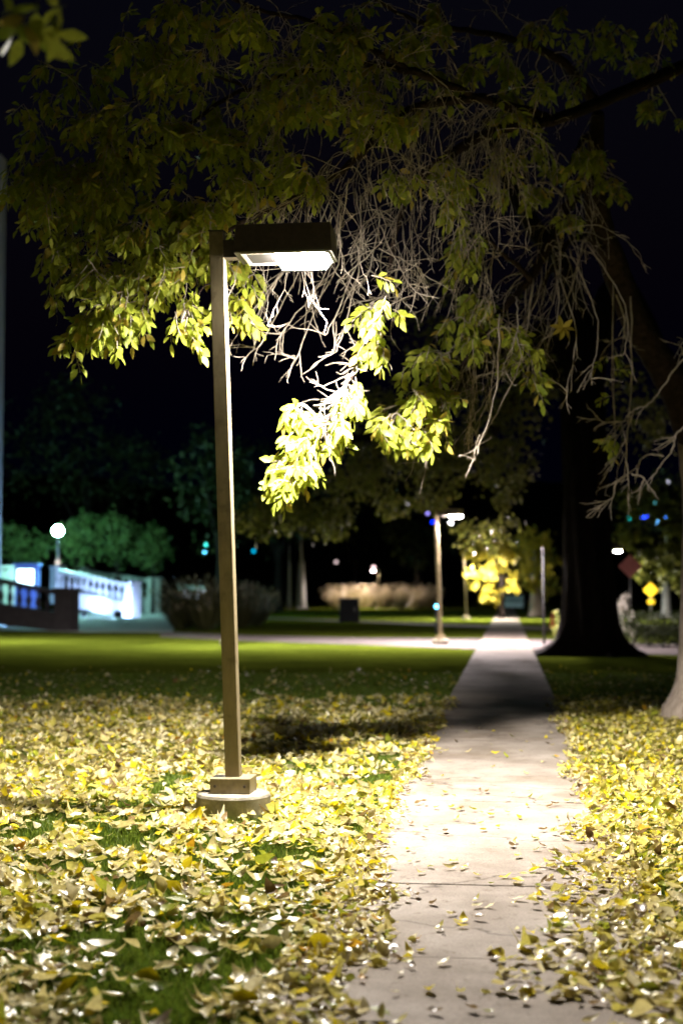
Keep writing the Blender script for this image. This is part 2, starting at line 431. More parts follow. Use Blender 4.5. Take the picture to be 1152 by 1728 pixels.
# ------------------------------------------------------------------ branching helpers
def jit(a): return Vector((random.uniform(-a, a), random.uniform(-a, a), random.uniform(-a, a)))
def smooth_curve(ctrl, n=6, wob=0.0):
    """Catmull-Rom through (point, radius)"""
    pts = [Vector(c[0]) for c in ctrl]; rr = [c[1] for c in ctrl]
    out = []; ro = []
    for i in range(len(pts) - 1):
        p0, p1, p2, p3 = pts[max(i - 1, 0)], pts[i], pts[i + 1], pts[min(i + 2, len(pts) - 1)]
        for k in range(n):
            t = k / n
            q = 0.5 * ((2 * p1) + (-p0 + p2) * t + (2 * p0 - 5 * p1 + 4 * p2 - p3) * t * t + (-p0 + 3 * p1 - 3 * p2 + p3) * t ** 3)
            out.append(q + jit(wob)); ro.append(rr[i] * (1 - t) + rr[i + 1] * t)
    out.append(pts[-1]); ro.append(rr[-1]); return out, ro
def grow(p, d, L, n, grav, wander):
    pts = [p.copy()]; d = d.normalized(); s = L / n
    for _ in range(n):
        d = (d + Vector((0, 0, -grav)) + jit(wander)).normalized()
        p = p + d * s; pts.append(p.copy())
    return pts
def lin(a, b, n): return [a + (b - a) * i / (n - 1) for i in range(n)]

# ------------------------------------------------------------------ the near tree whose boughs hang round the lamp
near = empty('shade_tree', GX(1176, 17.8))
tag(near, 'pale barked tree at the right edge whose thin boughs hang around the glaring lamp', 'tree')
def pl(*a): return [(P(x, y, D), r) for x, y, D, r in a]
trunk_c = [(GX(1178, 17.8) + Vector((0, 0, -.1)), .60), (GX(1178, 17.8) + Vector((0, 0, .12)), .46), (GX(1180, 17.8) + Vector((.02, 0, .5)), .33), (GX(1181, 17.8) + Vector((0, 0, 1.3)), .255)] + \
    pl((1184, 860, 17.7, .24), (1174, 740, 17.4, .235), (1138, 655, 16.9, .2), (1102, 595, 16.5, .175), (1070, 540, 16.1, .165), (1035, 450, 15.6, .15), (1008, 370, 15.1, .14), (1002, 280, 14.7, .10), (1008, 190, 14.3, .06))
leader_c = trunk_c[4:]; trunk_c = trunk_c[:6]  # lower trunk coloured pale as if lit, leader coloured dark as if shaded
tp, tr = smooth_curve(trunk_c, 6, 0.006)
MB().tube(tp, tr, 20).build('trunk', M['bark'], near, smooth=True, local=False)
limbs = {
 'a': pl((1180, 100, 14.6, .07), (1033, 164, 13.6, .062), (930, 203, 12.8, .052), (850, 216, 12.3, .045), (776, 250, 12.0, .04), (704, 305, 11.9, .032), (668, 390, 11.85, .022), (655, 475, 11.8, .016), (632, 560, 11.7, .013), (592, 640, 11.65, .010), (545, 720, 11.6, .008), (505, 780, 11.55, .005)),
 'b': pl((930, 203, 12.8, .05), (868, 182, 12.4, .045), (800, 166, 11.8, .04), (688, 187, 11.3, .034), (601, 267, 11.0, .028), (520, 325, 10.9, .022), (440, 362, 10.95, .018), (330, 420, 11.1, .014), (240, 480, 11.2, .010), (185, 535, 11.2, .005)),
 'c': pl((800, 166, 11.8, .036), (700, 122, 11.2, .030), (560, 112, 10.9, .024), (420, 150, 10.9, .018), (300, 220, 11.1, .014), (190, 280, 11.3, .010), (80, 340, 11.5, .005)),
 'd': pl((700, 122, 11.2, .028), (560, 50, 10.6, .02), (430, 12, 10.2, .014), (300, -40, 10, .008)),
 'e': pl((1002, 290, 14.7, .08), (965, 335, 14.3, .06), (930, 400, 14.0, .05), (895, 470, 13.8, .04), (842, 530, 13.6, .032), (782, 615, 13.1, .022), (740, 672, 12.7, .014), (700, 725, 12.5, .006)),
 'f': pl((1010, 180, 14.3, .06), (940, 100, 13.6, .045), (840, 60, 12.8, .03), (720, 40, 12.0, .02), (620, -10, 11.5, .01)),
 'g': pl((1035, 450, 15.6, .05), (990, 400, 14.9, .04), (950, 420, 14.4, .03), (905, 500, 14.0, .018), (880, 560, 13.8, .008)),
 'h': pl((440, 362, 10.95, .014), (390, 440, 11.0, .010), (340, 490, 11.0, .007), (308, 545, 11.0, .004)),
 'i': pl((420, 150, 10.9, .014), (320, 120, 10.8, .010), (240, 160, 10.9, .007), (160, 230, 11.0, .004)),
 'j': pl((895, 470, 13.5, .03), (850, 430, 13.0, .02), (810, 400, 12.6, .012), (780, 450, 12.4, .006)),
 'k': pl((1002, 280, 14.7, .05), (990, 230, 14.2, .03), (965, 270, 13.9, .015), (950, 330, 13.7, .006)),
}
lb = MB(); curves = {}
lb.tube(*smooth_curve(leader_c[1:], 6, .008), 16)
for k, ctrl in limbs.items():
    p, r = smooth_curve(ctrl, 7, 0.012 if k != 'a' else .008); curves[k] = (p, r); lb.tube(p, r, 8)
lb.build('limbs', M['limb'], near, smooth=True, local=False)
allpts = [q for k in curves for q in curves[k][0]]
allnp = np.array([tuple(q) for q in allpts])
def nearest(p):
    return allpts[int(np.argmin(((allnp - np.array(p)) ** 2).sum(1)))]

tw = MB()
def twig(p, d, L, r0, grav=.12, wander=.3, sub=4, depth=0):
    n = max(4, int(L / .06)); pts = grow(p, d, L, n, grav, wander)
    tw.tube(pts, lin(r0, r0 * .5, n + 1), 5 if r0 > .005 else 4)
    if depth < 2:
        for _ in range(sub):
            j = random.randint(n // 3, n); q = pts[j]
            t = (pts[j] - pts[j - 1]).normalized()
            dd = (t + jit(.9)).normalized()
            twig(q, dd, L * random.uniform(.18, .45), max(.0022, r0 * .6), .06, .28, random.choice((1, 2, 2, 3)) if depth == 0 else 0, depth + 1)
    return pts
def sample(k, lo, hi):
    p, r = curves[k]; i = int(random.uniform(lo, hi) * (len(p) - 1)); return p[i]
# bare hanging twigs
for k, lo, hi, n, L0, L1, r in (('a', .42, .58, 16, .5, 1.0, .0045), ('a', .2, .45, 26, .5, 1.2, .005), ('b', .3, .62, 34, .4, .95, .0042), ('b', .1, .3, 22, .5, 1.1, .005), ('c', .2, .5, 16, .4, .9, .004),
                                ('c', .1, .5, 24, .4, .9, .0055), ('e', .2, .85, 26, .5, 1.1, .0062), ('g', .3, .95, 9, .4, .9, .0055), ('k', .2, 1, 10, .4, .9, .005), ('d', .1, .9, 14, .4, .9, .005), ('f', .1, .8, 16, .4, .9, .0055), ('j', .1, 1, 10, .4, .8, .0055)):
    for _ in range(int(n * 1.45)):
        q = sample(k, lo, hi); d = Vector((random.uniform(-1, .5), random.uniform(-.7, .5), random.uniform(-.9, .5)))
        twig(q, d, random.uniform(L0, L1), r * .8, random.uniform(.12, .3), .24, random.randint(2, 5))
# the twigs hanging just under the lamp head, and along the bright hanging bough
for px, py, D, tx, ty in ((560, 330, 10.95, 430, 585), (575, 330, 10.95, 470, 560), (590, 300, 10.95, 495, 600), (600, 320, 10.95, 545, 560), (610, 330, 10.95, 560, 590), (575, 360, 10.9, 520, 520), (640, 420, 10.9, 700, 480),
                          (640, 380, 10.9, 690, 500), (620, 300, 11, 610, 470), (640, 350, 10.9, 575, 470), (520, 330, 10.9, 440, 500), (540, 320, 10.9, 410, 540)):
    D += .75; a, b = P(px, py, D), P(tx, ty, D + random.uniform(-.2, .3)); m_ = (a + b) / 2 + Vector((.12, 0, .02)) + jit(.08)
    pts, rr = smooth_curve([(a, .0055), (m_, .0050), (b + Vector((.05, 0, .03)), .0042), (b, .0034)], 6, .010)
    tw.tube(pts, rr, 5)
    for _ in range(7):
        j = random.randint(len(pts) // 3, len(pts) - 1); t = (pts[j] - pts[j - 1]).normalized()
        twig(pts[j], t + jit(.8), random.uniform(.12, .32), .0042, .05, .25, 2, 1)
p, r = curves['a']
for _ in range(54):
    q = p[int(random.uniform(.62, .92) * (len(p) - 1))]
    twig(q, Vector((random.uniform(-1, .35), random.uniform(-.5, .5), random.uniform(-.7, .2))), random.uniform(.14, .4), .0044, .05, .25, 3, 1)
# long bare whips on the right
for px, py, D, tx, ty in ((905, 440, 14.0, 800, 700), (930, 430, 14.1, 958, 650), (960, 420, 14.2, 1000, 630), (900, 470, 13.6, 812, 740), (990, 410, 14.6, 1050, 590), (985, 400, 14.5, 930, 560), (915, 450, 14, 880, 560), (935, 440, 14, 900, 600), (870, 500, 13.3, 850, 620), (842, 530, 13, 802, 765)):
    a, b = P(px, py, D), P(tx, ty, D - .3); m_ = a * .4 + b * .6 + Vector((.12, 0, .06)) + jit(.06)
    pts, rr = smooth_curve([(a, .008), (m_, .0068), (b + jit(.03), .005), (b - Vector((.02, 0, .05)), .0032)], 7, .009)
    tw.tube(pts, rr, 6)
    for _ in range(5):
        j = random.randint(int(len(pts) * .4), len(pts) - 1); t = (pts[j] - pts[j - 1]).normalized()
        twig(pts[j], t + jit(.8), random.uniform(.12, .35), .0052, .12, .25, 2, 1)
for pts_ in (((1190, 570), (1140, 620), (1118, 652), (1095, 682), (1068, 692), (1050, 712), (1034, 722)), ((1068, 692), (1056, 740), (1057, 790), (1060, 820), (1058, 845)), ((1190, 690), (1152, 722), (1138, 736), (1134, 758), (1112, 788), (1098, 808)),
             ((1118, 770), (1090, 768), (1066, 795), (1040, 812), (1020, 822)), ((1056, 740), (1040, 770), (1028, 795)), ((1040, 812), (1032, 838), (1018, 852)), ((1064, 500), (1065, 620), (1060, 700), (1052, 720)), ((1050, 712), (1020, 712), (1004, 702)), ((1064, 800), (1085, 808), (1078, 826)), ((1035, 480), (1052, 540), (1048, 570), (1018, 575)), ((1190, 560), (1150, 580), (1152, 600))):
    D = 15.4 + random.uniform(-.4, .4)
    ctrl = [(P(x, y, D), .0105 - .0065 * i / len(pts_)) for i, (x, y) in enumerate(pts_)]
    pts, rr = smooth_curve(ctrl, 5, .010); tw.tube(pts, rr, 6)
    for _ in range(6):
        j = random.randint(int(len(pts) * .35), len(pts) - 1); t = (pts[j] - pts[j - 1]).normalized()
        twig(pts[j], t + jit(.8), random.uniform(.12, .3), .0055, .06, .25, 2, 1)

# leafy shoots; every leaf cluster is tied to the nearest bough
LV = {k: [] for k in 'pTNLWcfwC'}
def leafcol(shade):
    g_ = random.random()
    if shade == 'y': b = Vector((.44, .34, .045)) * (.8 + .4 * g_)
    elif g_ < .12: b = Vector((.42, .33, .06))
    else: b = Vector((.22, .285, .028)).lerp(Vector((.37, .39, .045)), random.random())
    return tuple(b)
def add_leaf(p, d, L, shade='g', store=None):
    S = store if store is not None else LV
    up = Vector((random.uniform(-.9, .9), random.uniform(-1.2, .3), random.uniform(-.1, 1)))
    S['p'].append(tuple(p)); S['T'].append(tuple(d)); S['N'].append(tuple(up)); S['L'].append(L); S['W'].append(L * random.uniform(.42, .56))
    S['c'].append(random.uniform(-.5, .25)); S['f'].append(random.uniform(0, .45)); S['w'].append(random.uniform(-.15, .15)); S['C'].append(leafcol(shade))
def shoot(p, L, size=.105, shade='g', store=None, bias=Vector((0, 0, 0))):
    d = Vector((random.uniform(-1, .7), random.uniform(-.8, .6), random.uniform(-1.1, .1))) + bias
    n = 5; pts = grow(p, d, L, n, .16, .25)
    tw.tube(pts, lin(.0042, .0018, n + 1), 4)
    for j in range(1, n + 1):
        for s in (-1, 1) if j < n else (0,):
            t = (pts[j] - pts[j - 1]).normalized(); side = t.cross(Vector((random.uniform(-.4, .4), -1, random.uniform(-.4, .4)))).normalized() * s
            d2 = (t * .7 + side * .75 + Vector((0, 0, -.55)) + jit(.3)).normalized()
            q = pts[j] + d2 * .02
            add_leaf(q, d2, size * random.uniform(.65, 1.2), shade, store)
def blob(px, py, rx, ry, D, n, size=.105, shade='g', rd=.35, store=None):
    sc = D / F
    c = P(px, py, D); hub = nearest(c)
    for _ in range(max(2, n // 4)):
        e = P(px + random.gauss(0, rx * .45), py + random.gauss(0, ry * .45), D + random.gauss(0, rd * .5))
        a = nearest(e) if random.random() < .6 else hub
        m_ = (a + e) / 2 + Vector((0, 0, .06 + .08 * random.random())) + jit(.06)
        pts, rr = smooth_curve([(a, .007), (m_, .0055), (e, .0035)], 5, .008); tw.tube(pts, rr, 4)
        for _ in range(4):
            q = pts[random.randint(len(pts) // 2, len(pts) - 1)] + jit(.04)
            shoot(q, random.uniform(.12, .26), size, shade, store)
    for _ in range(n // 3):
        a = random.uniform(0, 6.283); rr_ = math.sqrt(random.random())
        e = P(px + rx * rr_ * math.cos(a), py + ry * rr_ * math.sin(a), D + random.uniform(-rd, rd))
        shoot(e, random.uniform(.12, .24), size, shade, store)
LEFT = [(330, 120, 60, 40, 10.8, 6), (310, 100, 40, 30, 10.3, 5), (300, 225, 70, 50, 11.0, 12), (200, 265, 70, 50, 11.2, 12), (120, 300, 60, 50, 11.3, 11), (75, 265, 40, 40, 11.5, 6),
        (205, 335, 70, 40, 11.2, 13), (305, 335, 70, 50, 11.1, 14), (130, 375, 55, 45, 11.4, 11), (240, 405, 70, 45, 11.2, 15), (350, 360, 60, 50, 11.1, 12), (410, 300, 60, 45, 11.0, 10),
        (170, 440, 60, 35, 11.3, 12), (285, 450, 70, 40, 11.2, 14), (370, 430, 40, 35, 11.1, 7), (105, 440, 35, 35, 11.4, 7), (60, 335, 30, 35, 11.5, 5), (400, 230, 60, 40, 10.9, 8), (470, 260, 60, 40, 11, 7), (500, 300, 50, 30, 11, 5), (230, 200, 60, 40, 11, 7), (150, 200, 60, 40, 11, 6), (40, 300, 30, 30, 11.6, 4)]
for b_ in LEFT: blob(*b_[:5], int(b_[5] * 2.2), .094, 'g', .5)
for b_ in [(190, 530, 64, 38, 11.2, 20), (138, 545, 36, 32, 11.3, 8), (215, 512, 40, 28, 11.2, 8), (312, 535, 28, 36, 11.2, 9), (410, 550, 20, 24, 11.3, 4), (415, 480, 22, 28, 11.4, 3), (120, 575, 14, 16, 11.3, 2)]: blob(*b_, .094, 'g', .25)
for b_ in [(470, 180, 60, 40, 10.8, 8), (540, 165, 50, 40, 10.8, 8), (620, 175, 50, 45, 11, 8), (640, 200, 40, 30, 11.2, 5), (600, 30, 40, 40, 10.8, 6), (690, 55, 50, 40, 11.4, 6), (580, 80, 40, 30, 10.8, 4), (860, 85, 50, 35, 12.6, 5), (770, 120, 60, 40, 11.8, 6), (960, 275, 35, 45, 13.8, 8), (1005, 250, 25, 30, 14.0, 4),
           (955, 370, 25, 18, 14.0, 4), (770, 300, 30, 35, 12, 6), (790, 415, 40, 40, 12.6, 8), (760, 330, 25, 20, 12, 3), (640, 500, 30, 45, 11.0, 5), (850, 160, 50, 30, 12.4, 4), (520, 60, 60, 30, 10.5, 4), (930, 140, 50, 30, 13.3, 3), (1060, 60, 60, 50, 14, 3), (380, 60, 60, 40, 10.4, 5), (430, 30, 50, 30, 10.2, 5), (110, 130, 70, 50, 10.9, 5), (190, 80, 60, 50, 10.8, 5), (250, 10, 60, 30, 10.4, 4), (50, 190, 50, 40, 11.2, 4), (330, 30, 60, 30, 10.4, 4), (1090, 110, 60, 50, 14.2, 4), (1010, 60, 60, 40, 14, 4), (1110, 220, 50, 50, 14.4, 3), (950, 30, 60, 30, 13.2, 4), (900, 240, 40, 30, 13, 3), (1060, 320, 40, 40, 14.6, 3), (250, 60, 60, 40, 10.6, 5), (700, 200, 60, 40, 11.4, 5), (620, 100, 70, 40, 11, 6), (480, 110, 60, 40, 10.8, 6), (740, 30, 60, 30, 11.8, 5), (660, 300, 40, 40, 11.4, 3), (900, 330, 30, 30, 13.9, 3), (830, 300, 40, 40, 13, 3)]: blob(*b_[:5], int(b_[5] * 1.9), .098, 'g', .45)
for b_ in [(790, 535, 48, 55, 13.3, 16), (830, 510, 35, 40, 13.4, 7), (880, 575, 30, 20, 13.7, 6), (905, 630, 18, 18, 13.8, 4), (705, 605, 56, 22, 12.6, 9), (715, 685, 54, 38, 12.5, 22), (655, 705, 26, 22, 12.5, 8), (700, 735, 38, 20, 12.5, 10), (745, 680, 28, 34, 12.6, 8), (750, 605, 28, 22, 12.8, 5)]: blob(*b_)
blob(1040, 755, 10, 8, 15.3, 1, .09)
hl = {k: [] for k in 'pTNLWcfwC'}
for b_ in [(648, 585, 15, 18, 10.7, 4), (606, 668, 16, 14, 10.7, 3), (556, 704, 26, 20, 10.65, 5), (525, 740, 34, 30, 10.6, 12), (545, 735, 30, 26, 10.7, 8), (505, 775, 30, 30, 10.6, 10), (478, 790, 24, 20, 10.6, 7), (492, 815, 18, 14, 10.6, 5), (490, 680, 12, 15, 10.6, 3)]:
    blob(*b_[:4], b_[4] + .95, b_[5], .10, 'g', .16, hl)
tw.build('twigs', M['twig'], near, smooth=True, local=False)
def flush(S, name, parent):
    A = {k: np.array(v, dtype=float) for k, v in S.items()}
    return leaf_mesh(name, A['p'], A['T'], A['N'], A['L'], A['W'], A['c'], A['f'], A['w'], A['C'], M['leaf'], parent, local=False)
flush(LV, 'crown', near)
o = flush(hl, 'hanging_spray', near); o['label'] = 'drooping spray of leaves burnt white by the lamp'
yl = {k: [] for k in 'pTNLWcfwC'}
for a in range(7):
    d = Vector((math.cos(a * .9), -.2, math.sin(a * .9) - .3)); add_leaf(P(948, 553, 13.7), d, .13, 'y', yl)
o = flush(yl, 'yellow_leaf', near); o['label'] = 'single bright yellow leaf caught among bare twigs'
ml = {k: [] for k in 'pTNLWcfwC'}
for a in range(22):
    add_leaf(P(random.uniform(10, 110), random.uniform(0, 70), 4.3 + random.uniform(-.2, .2)), Vector((random.uniform(-1, 1), .1, random.uniform(-1.2, .2))), .095, 'g', ml)
o = flush(ml, 'close_crown', near); o['label'] = 'out of focus spray of leaves hanging close to the viewer'
MB().tube([P(300, -40, 10), P(180, -90, 7), P(90, -60, 5), P(60, 10, 4.3)], [.012, .01, .007, .004], 6).build('close_bough', M['bark'], near, smooth=True, local=False)

# ------------------------------------------------------------------ other trees
def crown(name, blobs, size, parent, cols, dens=1.0):
    """leaf clumps spread through ellipsoids (px, py, rx, ry, D, depth radius, count)"""
    ps = []; 
    for px, py, rx, ry, D, rd, n in blobs:
        n = int(n * dens); k = max(4, n // 13)
        c = rng.normal(size=(k, 3)); c = c / np.linalg.norm(c, axis=1, keepdims=True) * (rng.random((k, 1)) ** .4)
        idx = rng.integers(0, k, n); off = c[idx] + rng.normal(scale=.17, size=(n, 3))
        ctr = np.array(P(px, py, D)); s = D / F
        ps.append(ctr + off * np.array([rx * s, rd, ry * s]))
    pos = np.concatenate(ps); n = len(pos)
    T = rng.normal(size=(n, 3)) + np.array([0, 0, -.7]); Nn = rng.normal(size=(n, 3)) + np.array([0, -.4, .5])
    L = size * rng.uniform(.6, 1.25, n)
    c1, c2 = np.array(cols[0]), np.array(cols[1]); t = rng.random((n, 1)); col = c1 * (1 - t) + c2 * t
    return leaf_mesh(name, pos, T, Nn, L, L * rng.uniform(.5, .75, n), rng.uniform(-.5, .3, n), rng.uniform(0, .4, n), rng.uniform(-.1, .1, n), col, M['leaf'], parent, local=False)
GREEN = ((.015, .028, .007), (.04, .05, .012)); OLIVE = ((.085, .105, .018), (.17, .17, .035)); YEL = ((.34, .30, .03), (.50, .42, .05))

# the huge dark trunk right of the path
bt = empty('broad_tree', GX(995, 36.8))
tag(bt, 'huge dark tree with flaring roots right of the path, its trunk almost black', 'tree')
base = GX(995, 36.8); vs = []; fs = []; ns = 56; zs = [-.05, .06, .15, .3, .5, .8, 1.2, 1.8, 2.6, 3.6, 5, 6.5, 8]
for i, z in enumerate(zs):
    fl = math.exp(-max(z, 0) / .33) * .9
    r0 = .60 + .14 * math.exp(-z / 1.4) - .012 * z
    for k in range(ns):
        a = 2 * math.pi * k / ns
        lobe = max(0, math.cos(5 * a + .6)) ** 1.6 * fl * .75 + fl * .22
        if math.cos(a) < -.7: lobe += fl * .35
        w = .05 * math.sin(9 * a + z * .7) + .03 * math.sin(19 * a + z * 1.7 + math.sin(3 * z)) + random.uniform(-.012, .012)
        r_ = r0 + lobe + w
        vs.append((base.x + r_ * math.cos(a) - .02 * z, base.y + r_ * math.sin(a), z))
for i in range(len(zs) - 1):
    for k in range(ns):
        k2 = (k + 1) % ns; fs.append((i * ns + k, i * ns + k2, (i + 1) * ns + k2, (i + 1) * ns + k))
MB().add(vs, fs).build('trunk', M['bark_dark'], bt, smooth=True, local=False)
lm = MB()
top = base + Vector((-.16, 0, 7.6))
for pts in ([(930, 560, 37), (820, 620, 37.5), (700, 700, 38), (560, 760, 38.5)], [(960, 480, 37), (880, 350, 37), (820, 200, 37)], [(1040, 480, 37), (1120, 600, 37), (1200, 640, 37.5)], [(900, 600, 37.5), (850, 700, 39), (800, 760, 40)]):
    ctrl = [(top - Vector((0, 0, .8)), .5)] + [(P(*q), .3 - .22 * i / len(pts)) for i, q in enumerate(pts)]
    p, r = smooth_curve(ctrl, 6, .03); lm.tube(p, r, 10)
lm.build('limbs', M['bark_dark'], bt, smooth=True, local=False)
crown('crown', [(480, 855, 60, 45, 38.5, .9, 500), (430, 885, 45, 30, 38.5, .8, 250), (545, 875, 50, 40, 38.5, .9, 400), (590, 800, 70, 50, 38.2, 1.2, 500), (650, 780, 60, 60, 38.5, 1.2, 500), (720, 790, 60, 50, 39.5, 1.2, 500), (700, 850, 60, 25, 40, 1, 260), (780, 760, 70, 60, 39, 1.3, 600), (850, 790, 50, 50, 39, 1, 400),
                (850, 700, 70, 60, 38, 1.4, 500), (760, 670, 80, 50, 38, 1.4, 400), (640, 690, 70, 50, 38, 1.3, 350), (858, 840, 22, 35, 40, .6, 160), (900, 620, 70, 60, 37.5, 1.5, 400), (1100, 680, 90, 90, 37.5, 1.5, 500), (820, 900, 60, 30, 41, .8, 260), (800, 560, 120, 80, 37, 2, 500), (560, 720, 60, 40, 38.5, 1.2, 200)], .17, bt, OLIVE)
# tree on the right whose yellowing boughs hang by the signs
def tree(label, px, D, trunk_h, r, blobs, size, cols, group=None, lean=0.0, barkm='bark_dark', name='leafy_tree'):
    t = empty(name, GX(px, D)); tag(t, label, 'tree', group); b = GX(px, D)
    ctrl = [(b + Vector((0, 0, -.1)), r * 1.7), (b + Vector((0, 0, .35)), r * 1.1), (b + Vector((lean * .3, 0, trunk_h * .45)), r * .9), (b + Vector((lean, 0, trunk_h)), r * .55)]
    m = MB(); p, rr = smooth_curve(ctrl, 6, .01); m.tube(p, rr, 12)
    for q in blobs[:8]:
        c_ = P(q[0], q[1], q[4]); a = p[random.randint(len(p) * 2 // 3, len(p) - 1)]
        pp, r2 = smooth_curve([(a, r * .4), ((a + c_) / 2 + Vector((0, 0, .3)), r * .25), (c_, r * .08)], 5, .03); m.tube(pp, r2, 6)
    m.build('trunk', M[barkm], t, smooth=True, local=False)
    crown('crown', blobs, size, t, cols); return t
tree('low tree with yellowing leaves arching over the diamond signs at the right edge', 1190, 78, 6, .3,
     [(1120, 935, 45, 25, 78, 1.2, 450), (1085, 960, 22, 20, 78, .8, 150), (1140, 965, 25, 40, 79, 1, 250), (1080, 860, 50, 40, 79, 1.5, 300), (1130, 840, 50, 50, 79, 1.5, 350), (1060, 905, 30, 20, 79, 1, 150), (1140, 890, 30, 30, 79, 1, 200)], .3, OLIVE)
tree('small tree beside the far path with glowing yellow leaves around a lamp', 845, 89, 5, .2,
     [(806, 972, 26, 18, 87, 1, 90), (835, 962, 24, 18, 88, 1, 90), (838, 995, 24, 24, 88, 1, 100), (820, 1000, 18, 18, 88, .8, 60), (857, 975, 18, 16, 88, .8, 50), (868, 1000, 12, 10, 88, .7, 30), (812, 920, 34, 26, 84, .6, 320), (850, 930, 30, 24, 85, 1, 240)], .28, YEL)
tree('tree with a whitish trunk and a yellow green crown right of the far path', 903, 97, 3.2, .40,
     [(902, 985, 18, 14, 94, 1.2, 200), (905, 955, 30, 22, 94, 1.4, 300), (900, 915, 34, 26, 94, 1.6, 300), (890, 965, 26, 20, 107, 1.5, 260), (925, 985, 20, 22, 107, 1.2, 200), (880, 930, 40, 30, 107, 2, 260), (925, 945, 26, 26, 107, 1.5, 200)], .3, YEL, barkm='bark')
far = [('dark bushy tree behind the clumps of tan grass left of the post', 372, 112, [(372, 860, 70, 70, 112, 3, 500), (340, 780, 60, 60, 112, 3, 400), (410, 790, 60, 60, 112, 3, 400)]),
       ('dark tree standing between the post and the pale grasses', 470, 128, [(470, 880, 60, 60, 128, 3, 450), (510, 820, 60, 60, 128, 3, 450), (430, 830, 50, 50, 128, 3, 350)]),
       ('dark tree directly behind the lamp half hidden in pale grasses', 600, 172, [(600, 890, 60, 50, 172, 4, 450), (650, 850, 60, 60, 172, 4, 450), (560, 850, 50, 50, 172, 4, 350)]),
       ('dark tree behind the lit junction lamp', 705, 150, [(705, 920, 50, 35, 150, 3, 400), (740, 900, 40, 40, 150, 3, 350), (680, 880, 50, 50, 150, 3, 350)]),
       ('tall dark tree towering behind the globe lamp', 150, 128, [(150, 780, 90, 80, 128, 4, 700), (60, 760, 70, 90, 128, 4, 600), (230, 800, 70, 70, 128, 4, 500), (130, 680, 70, 60, 128, 4, 500)])]
for lab, px, D, bl in far: tree(lab, px, D, 6, .4, bl, .5, GREEN, 'dark trees beyond the lawn')
# shrubs behind the balustrades, lit by the globe lamp
for lab, px, D, bl in [('green shrub in the glow directly left of the globe lamp', 45, 112, [(45, 930, 36, 30, 112, 1.5, 500), (30, 900, 25, 25, 112, 1.5, 250)]),
                       ('round green shrub in the glow behind the globe lamp', 130, 112, [(125, 920, 42, 40, 112, 1.6, 700), (145, 895, 40, 28, 112, 1.6, 450)]),
                       ('tall shrub with a brownish top between globe lamp and post', 200, 113, [(200, 915, 45, 42, 113, 1.7, 800), (190, 888, 38, 24, 113, 1.6, 400)]),
                       ('lower green shrub above the far white balustrade pier', 258, 114, [(258, 930, 34, 34, 114, 1.6, 600), (262, 905, 26, 20, 114, 1.4, 250)])]:
    tree(lab, px, D, 3, .15, bl, .3, ((.05, .11, .03), (.12, .17, .05)), 'shrubs behind the balustrades', name='shrub')

# ------------------------------------------------------------------ balustrades and the building on the left
BP = [(.05, 0), (.09, .02), (.09, .06), (.05, .10), (.075, .2), (.105, .34), (.095, .46), (.05, .68), (.045, .8), (.08, .86), (.09, .92), (.06, .95), (.06, 1.0)]
def balustrade(label, A, B, zA, zB, baseA, baseB, m, n, pier=1.0, group='stone balustrades by the steps'):
    """A, B ground points; z = top of rail at each end; base = foot of the plinth"""
    root = empty('balustrade', A); tag(root, label, 'balustrade', group)
    d = (B - A); L = d.length; d.normalize(); s = Vector((-d.y, d.x, 0))
    def strip(name, lo, hi, w, t0=0.0, t1=1.0):
        vs = []
        for t in (t0, t1):
            zt = zA + (zB - zA) * t; zb = baseA + (baseB - baseA) * t; h = zt - zb
            q = A + d * (L * t)
            for k, sd in ((lo, -1), (lo, 1), (hi, 1), (hi, -1)):
                vs.append(q + s * (w / 2 * sd) + Vector((0, 0, zb + h * k)))
        MB().add(vs, [(0, 1, 2, 3), (7, 6, 5, 4), (0, 4, 5, 1), (1, 5, 6, 2), (2, 6, 7, 3), (3, 7, 4, 0)]).build(name, m, root, local=False)
    strip('plinth', -.02, .44, .42); strip('rail', .9, 1.0, .46)
    for q, zt, zb in ((A, zA, baseA), (B, zB, baseB)):
        rz = Matrix.Rotation(math.atan2(d.y, d.x), 3, 'Z')
        pr = MB().box((q.x, q.y, (zt + zb) / 2 + .02), (.8 * pier, .72, zt - zb + .1), rz).build('pier', m, root, local=False)
        MB().box((q.x, q.y, zt + .12), (.94 * pier, .86, .12), rz).build('pier_cap', m, pr, local=False)
        o = pr.children[0]; o.matrix_parent_inverse = Matrix.Identity(4)
    for i in range(n):
        t = (i + 1) / (n + 1); q = A + d * (L * t); zt = zA + (zB - zA) * t; zb = baseA + (baseB - baseA) * t; h = zt - zb
        k = h * .46
        MB().lathe([(r_ * 1.25, z_ * k) for r_, z_ in BP], (q.x, q.y, zb + h * .44), 10).build('baluster', m, root, smooth=True, local=False)
    return root
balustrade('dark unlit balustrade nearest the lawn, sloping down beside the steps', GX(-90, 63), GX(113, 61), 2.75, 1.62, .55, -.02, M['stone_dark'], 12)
balustrade('floodlit white balustrade with a hot spot of light on its plinth', GX(97, 101), GX(224, 94), 3.35, 2.2, .9, -.02, M['stone'], 11)
balustrade('pale balustrade behind the floodlit one, ending in a tall pier', GX(140, 124), GX(260, 118), 3.7, 2.75, 1.2, -.02, M['stone'], 11)

gl = empty('globe_lamp', GX(97, 101) + Vector((0, 0, 3.53))); tag(gl, 'glowing white globe lamp on a short post above the floodlit balustrade', 'lamp')
MB().lathe([(.22, 0), (.22, .2), (.14, .3), (.12, .5)]).build('lamp_base', M['red_sign'], gl, smooth=False)
MB().lathe([(.07, .5), (.06, 2.0), (.13, 2.08), (.16, 2.2)]).build('post', M['metal'], gl, smooth=True)
MB().sphere((0, 0, 2.52), .34).build('globe', M['globe'], gl, smooth=True)

